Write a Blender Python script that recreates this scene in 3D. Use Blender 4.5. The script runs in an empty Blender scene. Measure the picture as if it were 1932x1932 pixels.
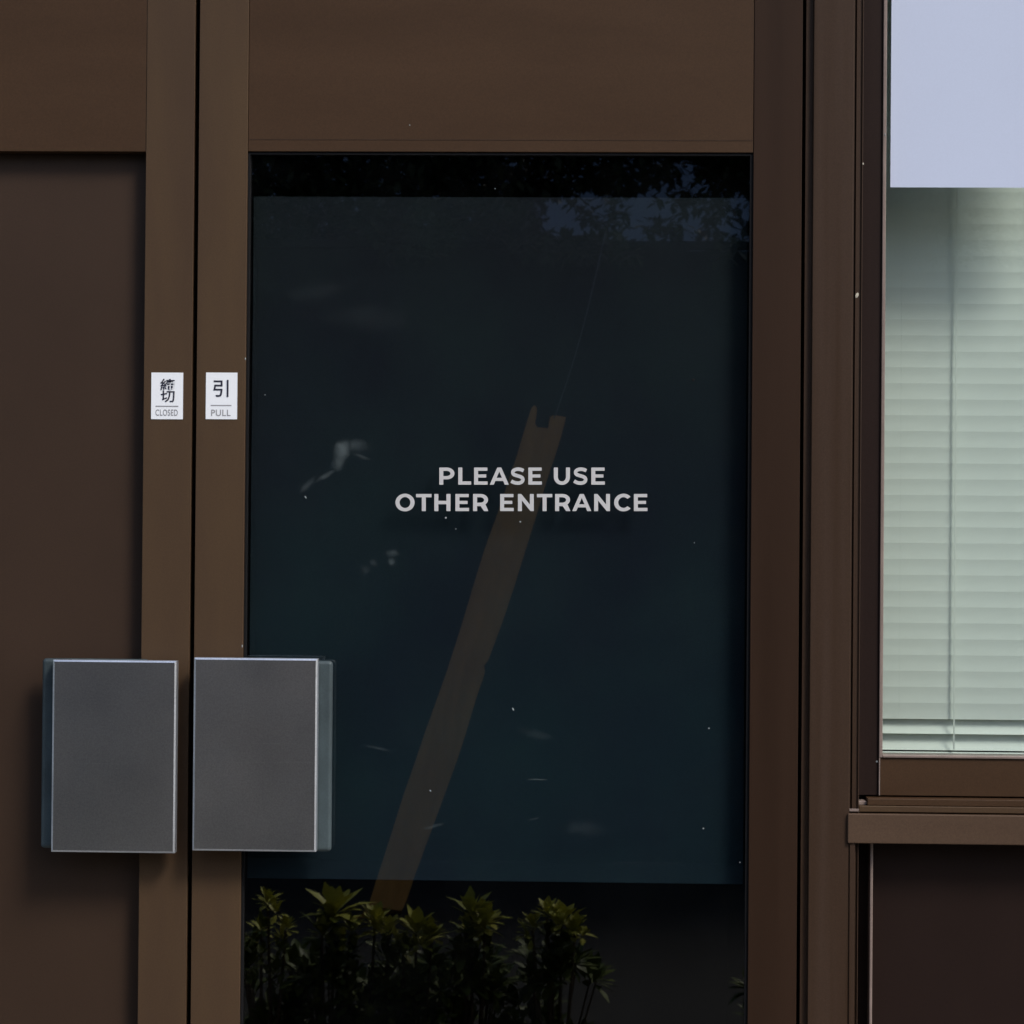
# A closed brown double door beside a window, seen straight on
import bpy, bmesh, math, random
from mathutils import Vector, Matrix, noise

R = math.radians
sc = bpy.context.scene
COL = sc.collection

# ------------------------------------------------------------------ camera
# the door plane is y = 0, the camera stands 4 m in front of it
YAW, PITCH, ROLL = -0.03755369, 0.01195137, 0.00804857
CAM = Vector((0.1503, -4.0, 1.3122))
FPX = 1932 * 4 / 1.5205                      # focal length in pixels of a 1932 px wide picture
_cy, _sy, _cp, _sp, _cr, _sr = math.cos(YAW), math.sin(YAW), math.cos(PITCH), math.sin(PITCH), math.cos(ROLL), math.sin(ROLL)
def _mul(A, B): return [[sum(A[i][k] * B[k][j] for k in range(3)) for j in range(3)] for i in range(3)]
RM = _mul(_mul([[_cy, 0, _sy], [0, 1, 0], [-_sy, 0, _cy]], [[1, 0, 0], [0, _cp, _sp], [0, -_sp, _cp]]), [[_cr, -_sr, 0], [_sr, _cr, 0], [0, 0, 1]])
right = Vector((RM[0][0], RM[2][0], RM[1][0])); up = Vector((RM[0][1], RM[2][1], RM[1][1])); fwd = Vector((RM[0][2], RM[2][2], RM[1][2]))
cd = bpy.data.cameras.new('camera'); cam = bpy.data.objects.new('camera', cd); COL.objects.link(cam)
cam.matrix_world = Matrix(((right.x, up.x, -fwd.x, CAM.x), (right.y, up.y, -fwd.y, CAM.y), (right.z, up.z, -fwd.z, CAM.z), (0, 0, 0, 1)))
cd.sensor_width = 36; cd.lens = 36 * FPX / 1932; cd.clip_start = 0.05; cd.clip_end = 400
sc.camera = cam

# ------------------------------------------------------------------ light
SUN_EL, SUN_AZ = R(46), R(44)                # height, and turn to the right of the door's normal
w = bpy.data.worlds.new('World'); sc.world = w; w.use_nodes = True
nt = w.node_tree
sky = nt.nodes.new('ShaderNodeTexSky'); sky.sky_type = 'NISHITA'; sky.sun_disc = False
sky.sun_elevation = SUN_EL; sky.sun_rotation = R(180) - SUN_AZ; sky.air_density = 1.0; sky.dust_density = 2.0; sky.ozone_density = 1.0
nt.nodes['Background'].inputs['Strength'].default_value = 0.10
nt.links.new(sky.outputs[0], nt.nodes['Background'].inputs['Color'])
sd = bpy.data.lights.new('sun', 'SUN'); sd.energy = 1.5; sd.angle = R(16); sd.color = (1.0, 0.95, 0.88)
sun = bpy.data.objects.new('sun', sd); COL.objects.link(sun)
to_sun = Vector((math.sin(SUN_AZ) * math.cos(SUN_EL), -math.cos(SUN_AZ) * math.cos(SUN_EL), math.sin(SUN_EL)))
sun.rotation_euler = to_sun.to_track_quat('Z', 'Y').to_euler(); sun.location = (2, -6, 8)
sc.view_settings.view_transform = 'Standard'; sc.view_settings.look = 'None'
sc.view_settings.exposure = 0.75; sc.view_settings.gamma = 1; sc.view_settings.use_curve_mapping = False
sc.cycles.transparent_max_bounces = 16; sc.cycles.max_bounces = 10

# ------------------------------------------------------------------ picture measurements -> metres
def ray(u, v):
    d = right * ((u - 966) / FPX) + up * ((966 - v) / FPX) + fwd
    return d
def at(u, v, y=0.0):
    d = ray(u, v); t = (y - CAM.y) / d.y
    return CAM + d * t
def XX(u, y=0.0, v=966): return at(u, v, y).x
def ZZ(v, y=0.0, u=966): return at(u, v, y).z
GLASS_Y = 0.012
def mirror(u, v, d):
    p = at(u, v, 2 * GLASS_Y + d)
    return Vector((p.x, -d, p.z))

# ------------------------------------------------------------------ materials
def srgb(r, g, b):
    f = lambda c: (c / 255) / 12.92 if c <= 10 else ((c / 255 + 0.055) / 1.055) ** 2.4
    return (f(r), f(g), f(b))
def N(t, typ, **kw):
    n = t.nodes.new(typ)
    for k, v in kw.items(): setattr(n, k, v)
    return n
def surface(name, base, rough=0.5, metal=0.0, var=0.12, scale=(8, 8, 8), bump=0.0, bscale=600, tint=None, spec=0.5, rvar=0.08, grain=0.16):
    m = bpy.data.materials.new(name); m.use_nodes = True; t = m.node_tree
    b = t.nodes['Principled BSDF']
    tc = N(t, 'ShaderNodeTexCoord'); mp = N(t, 'ShaderNodeMapping'); mp.inputs['Scale'].default_value = scale
    t.links.new(tc.outputs['Object'], mp.inputs['Vector'])
    nz = N(t, 'ShaderNodeTexNoise'); nz.inputs['Scale'].default_value = 1; nz.inputs['Detail'].default_value = 6; nz.inputs['Roughness'].default_value = 0.6
    t.links.new(mp.outputs[0], nz.inputs['Vector'])
    cr = N(t, 'ShaderNodeValToRGB')
    lo = tuple(c * (1 - var) for c in base); hi = tuple(c * (1 + var) for c in (tint or base))
    cr.color_ramp.elements[0].position = 0.3; cr.color_ramp.elements[0].color = (*lo, 1)
    cr.color_ramp.elements[1].position = 0.7; cr.color_ramp.elements[1].color = (*hi, 1)
    t.links.new(nz.outputs['Fac'], cr.inputs[0])
    gn = N(t, 'ShaderNodeTexNoise'); gn.inputs['Scale'].default_value = 420; gn.inputs['Detail'].default_value = 2; gn.inputs['Roughness'].default_value = 0.8
    t.links.new(tc.outputs['Object'], gn.inputs['Vector'])
    gr = N(t, 'ShaderNodeMapRange'); gr.inputs['From Min'].default_value = 0.25; gr.inputs['From Max'].default_value = 0.75
    gr.inputs['To Min'].default_value = 1 - grain; gr.inputs['To Max'].default_value = 1 + grain; t.links.new(gn.outputs['Fac'], gr.inputs['Value'])
    gm = N(t, 'ShaderNodeVectorMath', operation='SCALE'); t.links.new(cr.outputs[0], gm.inputs[0]); t.links.new(gr.outputs[0], gm.inputs['Scale'])
    t.links.new(gm.outputs[0], b.inputs['Base Color'])
    b.inputs['Metallic'].default_value = metal; b.inputs['Specular IOR Level'].default_value = spec
    mr = N(t, 'ShaderNodeMapRange'); mr.inputs['To Min'].default_value = max(rough - rvar, 0); mr.inputs['To Max'].default_value = rough + rvar
    t.links.new(nz.outputs['Fac'], mr.inputs['Value']); t.links.new(mr.outputs[0], b.inputs['Roughness'])
    if bump:
        n2 = N(t, 'ShaderNodeTexNoise'); n2.inputs['Scale'].default_value = bscale; n2.inputs['Detail'].default_value = 3
        t.links.new(tc.outputs['Object'], n2.inputs['Vector'])
        bp = N(t, 'ShaderNodeBump'); bp.inputs['Strength'].default_value = bump; bp.inputs['Distance'].default_value = 0.001
        t.links.new(n2.outputs['Fac'], bp.inputs['Height']); t.links.new(bp.outputs[0], b.inputs['Normal'])
    return m
def fresnel_fac(t, ior=1.5):
    ge = N(t, 'ShaderNodeNewGeometry'); mx = N(t, 'ShaderNodeMapRange')
    mx.inputs['To Min'].default_value = ior; mx.inputs['To Max'].default_value = 1 / ior
    t.links.new(ge.outputs['Backfacing'], mx.inputs['Value'])
    fr = N(t, 'ShaderNodeFresnel'); t.links.new(mx.outputs[0], fr.inputs['IOR'])
    return fr
def glass(name, tint, ior=1.5, smudges=(), dust=0.0):
    m = bpy.data.materials.new(name); m.use_nodes = True; t = m.node_tree
    t.nodes.remove(t.nodes['Principled BSDF']); out = t.nodes['Material Output']
    tr = N(t, 'ShaderNodeBsdfTransparent'); tr.inputs[0].default_value = (*tint, 1)
    gl = N(t, 'ShaderNodeBsdfGlossy'); gl.inputs['Roughness'].default_value = 0.012; gl.inputs['Color'].default_value = (1, 1, 1, 1)
    mx = N(t, 'ShaderNodeMixShader'); t.links.new(fresnel_fac(t, ior).outputs[0], mx.inputs[0])
    t.links.new(tr.outputs[0], mx.inputs[1]); t.links.new(gl.outputs[0], mx.inputs[2])
    last = mx
    tc = N(t, 'ShaderNodeTexCoord')
    # grease and dust on the pane: streaked noise inside a few wiped spots
    acc = None
    for (x, z, sx, sz, ang, amt) in smudges:
        mp = N(t, 'ShaderNodeMapping', vector_type='TEXTURE'); mp.inputs['Location'].default_value = (x, 0, z)
        mp.inputs['Rotation'].default_value = (0, ang, 0); mp.inputs['Scale'].default_value = (sx, 1, sz)
        t.links.new(tc.outputs['Object'], mp.inputs[0])
        wn = N(t, 'ShaderNodeTexNoise'); wn.inputs['Scale'].default_value = 55; wn.inputs['Detail'].default_value = 3
        t.links.new(tc.outputs['Object'], wn.inputs['Vector'])
        ad = N(t, 'ShaderNodeVectorMath', operation='MULTIPLY_ADD')
        ad.inputs[1].default_value = (1.7, 0, 1.7); t.links.new(wn.outputs['Color'], ad.inputs[0]); t.links.new(mp.outputs[0], ad.inputs[2])
        sb = N(t, 'ShaderNodeVectorMath', operation='SUBTRACT'); sb.inputs[1].default_value = (0.85, 0, 0.85); t.links.new(ad.outputs[0], sb.inputs[0])
        sep = N(t, 'ShaderNodeSeparateXYZ'); t.links.new(sb.outputs[0], sep.inputs[0])
        cb = N(t, 'ShaderNodeCombineXYZ'); t.links.new(sep.outputs[0], cb.inputs[0]); t.links.new(sep.outputs[2], cb.inputs[2])
        ln = N(t, 'ShaderNodeVectorMath', operation='LENGTH'); t.links.new(cb.outputs[0], ln.inputs[0])
        mr = N(t, 'ShaderNodeMapRange', interpolation_type='SMOOTHSTEP'); mr.inputs['From Min'].default_value = 1.25; mr.inputs['From Max'].default_value = 0.0
        mr.inputs['To Max'].default_value = amt; t.links.new(ln.outputs['Value'], mr.inputs['Value'])
        if acc is None: acc = mr.outputs[0]
        else:
            a = N(t, 'ShaderNodeMath', operation='MAXIMUM'); t.links.new(acc, a.inputs[0]); t.links.new(mr.outputs[0], a.inputs[1]); acc = a.outputs[0]
    if dust:
        n2 = N(t, 'ShaderNodeTexNoise'); n2.inputs['Scale'].default_value = 7; n2.inputs['Detail'].default_value = 8; n2.inputs['Roughness'].default_value = 0.7
        t.links.new(tc.outputs['Object'], n2.inputs['Vector'])
        m2 = N(t, 'ShaderNodeMapRange'); m2.inputs['From Min'].default_value = 0.45; m2.inputs['From Max'].default_value = 0.8; m2.inputs['To Max'].default_value = dust
        t.links.new(n2.outputs['Fac'], m2.inputs['Value'])
        if acc is None: acc = m2.outputs[0]
        else:
            a = N(t, 'ShaderNodeMath', operation='ADD'); t.links.new(acc, a.inputs[0]); t.links.new(m2.outputs[0], a.inputs[1]); acc = a.outputs[0]
    if acc is not None:
        df = N(t, 'ShaderNodeBsdfDiffuse'); df.inputs[0].default_value = (0.55, 0.66, 0.68, 1)
        ms = N(t, 'ShaderNodeMixShader'); t.links.new(acc, ms.inputs[0]); t.links.new(last.outputs[0], ms.inputs[1]); t.links.new(df.outputs[0], ms.inputs[2]); last = ms
    t.links.new(last.outputs[0], out.inputs[0])
    return m

BROWN = (0.072, 0.043, 0.0255)
M_frame = surface('bronze_frame', BROWN, 0.5, 0.0, 0.11, (9, 9, 1.6), 0.05, 900, tint=(0.076, 0.046, 0.0235), spec=0.22)
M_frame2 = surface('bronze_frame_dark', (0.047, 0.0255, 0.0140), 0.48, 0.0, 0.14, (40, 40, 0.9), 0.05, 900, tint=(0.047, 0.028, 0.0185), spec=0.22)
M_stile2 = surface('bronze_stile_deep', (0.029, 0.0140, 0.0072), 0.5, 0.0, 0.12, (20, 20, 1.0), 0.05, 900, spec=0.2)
M_stile_shade = surface('shaded_window_stile', (0.019, 0.0105, 0.0085), 0.55, 0.0, 0.15, (30, 30, 1), spec=0.15)  # stile brown darkened in the colour for the shade of the window recess
M_rail = surface('bronze_rail', (0.056, 0.0295, 0.0145), 0.5, 0.0, 0.12, (1.6, 9, 9), 0.05, 900, spec=0.22)
M_sill = surface('bronze_sill', (0.085, 0.052, 0.033), 0.5, 0.0, 0.12, (1.6, 9, 9), 0.05, 900, spec=0.25)
M_panel = surface('brown_door_panel', (0.041, 0.0225, 0.0130), 0.55, 0.0, 0.12, (3, 3, 2), 0.06, 900, spec=0.3)
M_apron = surface('dark_apron_panel', (0.0165, 0.0078, 0.0056), 0.55, 0.0, 0.15, (3, 3, 2), spec=0.2)
M_edge = surface('lit_bronze_edge', (0.26, 0.20, 0.175), 0.4, 0.1, 0.15, (20, 20, 20))  # paler bronze, light caught by beads and edges put into the colour
M_black = surface('black_rubber', (0.006, 0.006, 0.007), 0.7, 0.0, 0.1, spec=0.2)
M_steel = surface('brushed_steel', (0.37, 0.378, 0.40), 0.30, 0.88, 0.07, (4, 4, 3), 0.05, 1100, tint=(0.385, 0.372, 0.37), spec=0.5, rvar=0.05)
def dress_steel(m):
    t = m.node_tree; b = t.nodes['Principled BSDF']; src = b.inputs['Base Color'].links[0].from_socket
    tc = N(t, 'ShaderNodeTexCoord')
    f = None
    for rot, sc_, lo, hi, amt in ((0.6, (3.0, 3.0, 260.0), 0.70, 0.80, 0.16), (-0.35, (2.0, 2.0, 200.0), 0.72, 0.82, 0.14), (0.0, (9, 9, 9), 0.2, 0.9, 0.26)):
        mp = N(t, 'ShaderNodeMapping'); mp.inputs['Rotation'].default_value = (0, rot, 0); mp.inputs['Scale'].default_value = sc_
        nz = N(t, 'ShaderNodeTexNoise'); nz.inputs['Scale'].default_value = 1; nz.inputs['Detail'].default_value = 1.5
        t.links.new(tc.outputs['Object'], mp.inputs[0]); t.links.new(mp.outputs[0], nz.inputs['Vector'])
        mr = N(t, 'ShaderNodeMapRange'); mr.inputs['From Min'].default_value = lo; mr.inputs['From Max'].default_value = hi; mr.inputs['To Max'].default_value = amt
        t.links.new(nz.outputs['Fac'], mr.inputs['Value'])
        if f is None: f = mr.outputs[0]
        else:
            a = N(t, 'ShaderNodeMath', operation='ADD'); t.links.new(f, a.inputs[0]); t.links.new(mr.outputs[0], a.inputs[1]); f = a.outputs[0]
    a = N(t, 'ShaderNodeMath', operation='ADD'); a.inputs[1].default_value = 0.86; t.links.new(f, a.inputs[0])
    g = N(t, 'ShaderNodeVectorMath', operation='SCALE'); t.links.new(src, g.inputs[0]); t.links.new(a.outputs[0], g.inputs['Scale']); t.links.new(g.outputs[0], b.inputs['Base Color'])
dress_steel(M_steel)
M_steel_edge = surface('polished_steel_edge', (0.60, 0.64, 0.70), 0.3, 0.75, 0.1, (10, 10, 10))
M_plate = surface('blue_grey_reflection', (0.055, 0.078, 0.086), 0.55, 0.2, 0.35, (14, 14, 7), spec=0.5)  # tone of the handle's mirror image, for the added plate
M_white = surface('white_sticker', (0.90, 0.93, 0.97), 0.5, 0.0, 0.02, grain=0.02, spec=0.3)
M_ink = surface('black_ink', (0.03, 0.03, 0.05), 0.5, 0.0, 0.1, spec=0.2)
M_greyink = surface('grey_ink', (0.33, 0.33, 0.35), 0.5, 0.0, 0.05, spec=0.2)
M_vinyl = surface('frosted_vinyl', (0.68, 0.675, 0.68), 0.5, 0.0, 0.03, grain=0.03, spec=0.2)
def translucent(m, amt):
    t = m.node_tree; out = t.nodes['Material Output']; b = t.nodes['Principled BSDF']
    tr = N(t, 'ShaderNodeBsdfTransparent'); mx = N(t, 'ShaderNodeMixShader'); mx.inputs[0].default_value = amt
    t.links.new(b.outputs[0], mx.inputs[1]); t.links.new(tr.outputs[0], mx.inputs[2]); t.links.new(mx.outputs[0], out.inputs[0])
translucent(M_vinyl, 0.20)   # each letter has a front and a back face
M_paper = surface('pale_blue_paper', (0.57, 0.63, 0.79), 0.7, 0.0, 0.03, (2, 2, 2), grain=0.02, spec=0.1)
M_slat = surface('pale_blind_slat', (0.76, 0.815, 0.76), 0.6, 0.0, 0.02, (4, 4, 4), grain=0.02, spec=0.3)
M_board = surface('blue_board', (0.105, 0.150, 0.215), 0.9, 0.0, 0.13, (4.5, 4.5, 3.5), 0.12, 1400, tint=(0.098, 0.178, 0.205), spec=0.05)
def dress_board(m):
    # the sheet is greyer towards its top edge
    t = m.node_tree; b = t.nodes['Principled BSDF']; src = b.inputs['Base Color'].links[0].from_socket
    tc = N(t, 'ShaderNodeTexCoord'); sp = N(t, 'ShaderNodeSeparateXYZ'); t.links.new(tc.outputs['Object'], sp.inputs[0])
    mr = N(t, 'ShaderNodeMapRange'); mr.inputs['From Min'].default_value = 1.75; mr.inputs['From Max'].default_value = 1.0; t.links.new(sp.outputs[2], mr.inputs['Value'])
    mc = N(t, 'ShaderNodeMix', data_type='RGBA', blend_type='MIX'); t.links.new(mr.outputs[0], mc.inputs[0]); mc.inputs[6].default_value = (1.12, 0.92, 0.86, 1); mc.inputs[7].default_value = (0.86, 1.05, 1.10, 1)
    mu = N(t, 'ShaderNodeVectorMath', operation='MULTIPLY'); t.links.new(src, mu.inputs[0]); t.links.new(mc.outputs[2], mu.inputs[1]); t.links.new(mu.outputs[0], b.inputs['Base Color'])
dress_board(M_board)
M_dark = surface('dark_interior', (0.010, 0.010, 0.011), 0.9, 0.0, 0.2, spec=0.1)
M_wall = surface('render_wall', (0.30, 0.27, 0.235), 0.85, 0.0, 0.12, (3, 3, 3), 0.4, 300, spec=0.2)
M_ground = surface('ground_asphalt', (0.026, 0.026, 0.024), 0.9, 0.0, 0.2, (2, 2, 2), 0.5, 250, spec=0.2)
M_pave = surface('paving_stone', (0.22, 0.21, 0.19), 0.85, 0.0, 0.18, (5, 5, 5), 0.4, 300, spec=0.2)
M_wood = surface('weathered_timber', (0.70, 0.355, 0.105), 0.75, 0.0, 0.12, (26, 26, 2.2), 0.4, 200, tint=(0.72, 0.38, 0.12), spec=0.2)
M_char = surface('charred_boards', (0.010, 0.010, 0.011), 0.8, 0.0, 0.3, (30, 30, 2), 0.4, 200, spec=0.15)
M_bark = surface('bark', (0.10, 0.075, 0.055), 0.9, 0.0, 0.3, (20, 20, 5), 0.8, 80, spec=0.1)
M_dirt = surface('pale_fleck', (0.50, 0.46, 0.38), 0.8, 0.0, 0.2, spec=0.1)
M_fleck = surface('grey_fleck', (0.30, 0.33, 0.33), 0.8, 0.0, 0.2, spec=0.1)
M_cable = surface('pale_cable', (0.12, 0.16, 0.20), 0.6, 0.0, 0.1)
def leafmat(name, a, b, trans=0.3):
    m = surface(name, a, 0.5, 0.0, 0.2, (9, 9, 9), tint=b, spec=0.25)
    return m
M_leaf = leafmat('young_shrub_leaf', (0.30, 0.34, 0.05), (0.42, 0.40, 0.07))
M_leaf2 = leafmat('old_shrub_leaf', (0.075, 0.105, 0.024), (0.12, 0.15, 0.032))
M_tleaf = leafmat('tree_leaf', (0.020, 0.030, 0.012), (0.035, 0.045, 0.018))
M_winglass = glass('window_glass', (0.92, 0.945, 0.935), 1.5, dust=0.01)

# ------------------------------------------------------------------ mesh helpers
def finish(name, bm, mat, parent=None, smooth=False, bevel=0.0, seg=2):
    bmesh.ops.recalc_face_normals(bm, faces=bm.faces)
    if smooth:
        for f in bm.faces: f.smooth = True
    me = bpy.data.meshes.new(name); bm.to_mesh(me); bm.free()
    mats = mat if isinstance(mat, (list, tuple)) else [mat]
    for m in mats: me.materials.append(m)
    o = bpy.data.objects.new(name, me); COL.objects.link(o)
    if parent is not None:
        o.parent = parent; o.matrix_parent_inverse = Matrix.Translation(-parent.location)
    if bevel:
        b = o.modifiers.new('bevel', 'BEVEL'); b.width = bevel; b.segments = seg; b.limit_method = 'ANGLE'
    return o
def bx(bm, x0, x1, y0, y1, z0, z1, mi=0):
    v = [bm.verts.new(p) for p in ((x0, y0, z0), (x1, y0, z0), (x1, y1, z0), (x0, y1, z0), (x0, y0, z1), (x1, y0, z1), (x1, y1, z1), (x0, y1, z1))]
    for q in ((0, 1, 5, 4), (1, 2, 6, 5), (2, 3, 7, 6), (3, 0, 4, 7), (4, 5, 6, 7), (3, 2, 1, 0)):
        f = bm.faces.new([v[i] for i in q]); f.material_index = mi
    return v
def box(name, x0, x1, y0, y1, z0, z1, mat, parent=None, bevel=0.0008):
    bm = bmesh.new(); bx(bm, min(x0, x1), max(x0, x1), y0, y1, min(z0, z1), max(z0, z1))
    return finish(name, bm, mat, parent, bevel=bevel)
def profile_x(name, pts, x0, x1, mat, parent=None, bevel=0.0):
    """extrude a (y, z) profile along x"""
    bm = bmesh.new()
    a = [bm.verts.new((x0, y, z)) for y, z in pts]; b = [bm.verts.new((x1, y, z)) for y, z in pts]
    n = len(pts)
    for i in range(n): bm.faces.new((a[i], a[(i + 1) % n], b[(i + 1) % n], b[i]))
    bm.faces.new(a); bm.faces.new(b[::-1])
    return finish(name, bm, mat, parent, bevel=bevel)
def profile_z(name, pts, z0, z1, mat, parent=None, bevel=0.0):
    """extrude an (x, y) profile along z"""
    bm = bmesh.new()
    a = [bm.verts.new((x, y, z0)) for x, y in pts]; b = [bm.verts.new((x, y, z1)) for x, y in pts]
    n = len(pts)
    for i in range(n): bm.faces.new((a[i], a[(i + 1) % n], b[(i + 1) % n], b[i]))
    bm.faces.new(a); bm.faces.new(b[::-1])
    return finish(name, bm, mat, parent, bevel=bevel)
def tube(bm, p0, p1, r0, r1, n=8):
    d = (p1 - p0); a = d.normalized(); q = a.to_track_quat('Z', 'Y'); L = []
    for p, r in ((p0, r0), (p1, r1)):
        L.append([bm.verts.new(p + q @ Vector((math.cos(2 * math.pi * i / n) * r, math.sin(2 * math.pi * i / n) * r, 0))) for i in range(n)])
    for i in range(n): bm.faces.new((L[0][i], L[0][(i + 1) % n], L[1][(i + 1) % n], L[1][i]))
    bm.faces.new(L[0][::-1]); bm.faces.new(L[1])
def thing(name, label, cat, loc=(0, 0, 0), group=None):
    o = bpy.data.objects.new(name, None); o.empty_display_size = 0.05; COL.objects.link(o); o.location = loc
    o['label'] = label; o['category'] = cat; o['kind'] = 'thing'
    if group: o['group'] = group
    return o
def tag(o, label, cat, group=None):
    o['label'] = label; o['category'] = cat; o['kind'] = 'thing'
    if group: o['group'] = group
    return o
def struct(o): o['kind'] = 'structure'; return o
def stuff(o): o['kind'] = 'stuff'; return o
def flat_shape(name, loops, fx, y, thick, mat, parent=None, bold=0.0):
    """closed outlines (even-odd filled) turned into a thin solid standing in the door plane; fx maps a point to (x, z)"""
    cu = bpy.data.curves.new(name, 'CURVE'); cu.dimensions = '2D'; cu.fill_mode = 'BOTH'; cu.extrude = thick / 2; cu.offset = bold
    for lp in loops:
        s = cu.splines.new('POLY'); s.points.add(len(lp) - 1); s.use_cyclic_u = True
        for i, p in enumerate(lp):
            x, z = fx(*p); s.points[i].co = (x, z, 0, 1)
    tmp = bpy.data.objects.new('tmp', cu); COL.objects.link(tmp)
    me = bpy.data.meshes.new_from_object(tmp.evaluated_get(bpy.context.evaluated_depsgraph_get()))
    bpy.data.objects.remove(tmp)
    me.transform(Matrix(((1, 0, 0, 0), (0, 0, -1, y), (0, 1, 0, 0), (0, 0, 0, 1))))
    me.name = name; me.materials.clear(); me.materials.append(mat)
    o = bpy.data.objects.new(name, me); COL.objects.link(o)
    if parent is not None: o.parent = parent; o.matrix_parent_inverse = Matrix.Translation(-parent.location)
    return o

# ------------------------------------------------------------------ main measures
TOP, BOT = 2.175, 0.06                       # door leaves
xg0, xg1 = XX(359.8), XX(368.4)              # gap between the leaves
xs_l = XX(268.8)                             # inner edge of the left leaf's stile
xp_l = XX(461); xp_r = XX(1417)              # glass edges of the right leaf
xd_r = XX(1508.5); xf = XX(1515.5)           # right leaf's end, frame start
z_rail = ZZ(286.7)
LW = xd_r - xg1                              # width of a leaf
xl0 = xg0 - LW
SW = xg0 - xs_l

# ------------------------------------------------------------------ ground and pavement
bm = bmesh.new()
for x0, x1, y0, y1 in ((-60, 60, -60, 60),):
    v = [bm.verts.new(p) for p in ((x0, y0, -0.01), (x1, y0, -0.01), (x1, y1, -0.01), (x0, y1, -0.01))]; bm.faces.new(v)
struct(finish('ground', bm, M_ground))
pv = struct(thing('pavement', '', '', (0, 0, 0)))
for k in ('label', 'category'): del pv[k]
for i in range(12):
    for j in range(3):
        x = -3.6 + i * 0.6; y = -1.5 + j * 0.48
        box('paving_slab', x + 0.004, x + 0.596, y + 0.004, y + 0.476, -0.005, 0.03 + 0.001 * ((i * 7 + j * 3) % 3), M_pave, pv, bevel=0.004)

# ------------------------------------------------------------------ building shell
bld = thing('building', 'pale rendered building wall that holds the brown double door and the window', 'building', (0, 0.3, 0))
XL, XR = -4.2, 4.2
W_R = XX(1603) + 1.75                        # right end of the window unit
zt = TOP + 0.09
box('wall', XL, xl0 - 0.075, 0.02, 0.28, 0, 3.4, M_wall, bld, 0.004)
box('wall', W_R, XR, 0.02, 0.28, 0, 3.4, M_wall, bld, 0.004)
box('wall', xl0 - 0.074, W_R - 0.001, 0.02, 0.28, zt + 0.002, 3.4, M_wall, bld, 0.004)
box('eave', XL, XR, -0.25, 0.018, 2.9, 3.0, M_frame2, bld, 0.004)
for nm, a in (('interior_back_wall', (XL, XR, 2.6, 2.7, 0, 3.4)), ('interior_side_wall', (XL, XL + 0.1, 0.28, 2.6, 0, 3.4)), ('interior_side_wall', (XR - 0.1, XR, 0.28, 2.6, 0, 3.4)),
              ('interior_ceiling', (XL + .1, XR - .1, 0.281, 2.6, 2.6, 2.7)), ('interior_partition', (XX(1560) - .03, XX(1560) + .03, 0.10, 2.59, 0.02, 2.6)), ('interior_floor', (XL + .1, XR - .1, 0.15, 2.6, 0.0, 0.02))):
    box(nm, *a, M_dark, bld, 0)

# ------------------------------------------------------------------ door frame
df = thing('entrance_surround', 'brown metal door frame post between the double door and the window', 'door frame', (xf, 0, 0))
z0f = 0.0
x1f = XX(1605); xa = XX(1530)
# post in front view: shallow rebate, broad face, groove, lip
profile_z('post', [(xf, 0.006), (xa - 0.0015, 0.006), (xa, -0.003), (x1f, -0.003), (x1f, 0.001), (XX(1607.5), 0.001), (XX(1607.5), 0.012), (XX(1611), 0.012),
                   (XX(1611), 0.004), (XX(1620), 0.004), (XX(1622.5), 0.001), (XX(1624), 0.001), (XX(1624), 0.06), (xf, 0.06)], 0.0, TOP + 0.09, M_frame2, df, bevel=0.0006)
box('head', xl0 - 0.07, xf - 0.0005, -0.003, 0.09, TOP + 0.006, zt, M_frame, df)
box('post', xl0 - 0.072, xl0 - 0.006, -0.003, 0.09, 0.0, TOP + 0.004, M_frame, df)
box('threshold', xl0 - 0.004, xf - 0.001, -0.03, 0.09, 0.0, 0.045, M_steel, df)
box('door_stop', xg0 - 0.02, xg1 + 0.02, 0.052, 0.08, 0.05, TOP, M_black, df)
box('door_stop', xd_r - 0.01, xf + 0.01, 0.061, 0.085, 0.05, TOP, M_black, df)

# ------------------------------------------------------------------ right door leaf with the dark glass
d1 = thing('glass_door', 'brown metal door leaf with large dark glass pane and grey handle, marked PULL', 'door', (xg1, 0, 0), 'leaves of the double door')
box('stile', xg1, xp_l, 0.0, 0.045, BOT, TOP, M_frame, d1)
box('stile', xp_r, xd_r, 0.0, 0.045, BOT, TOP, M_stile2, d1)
box('top_rail', xp_l + 0.0004, xp_r - 0.0004, 0.0012, 0.044, z_rail, TOP, M_rail, d1)
box('bottom_rail', xp_l + 0.0004, xp_r - 0.0004, 0.0012, 0.044, BOT, 0.30, M_rail, d1)
gk = bmesh.new()
bx(gk, xp_l + .0005, xp_l + 0.0035, 0.004, 0.020, 0.301, z_rail - .001)
bx(gk, xp_r - 0.0045, xp_r - .0005, 0.004, 0.020, 0.301, z_rail - .001)
bx(gk, xp_l + 0.0036, xp_r - 0.0046, 0.004, 0.020, z_rail - 0.004, z_rail - .001)
finish('gasket', gk, M_black, d1)
def sm(u, v, su, sv, ang, amt):
    p = at(u, v, GLASS_Y); k = 0.000787
    return (p.x, p.z, su * k, sv * k, ang, amt)
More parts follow.
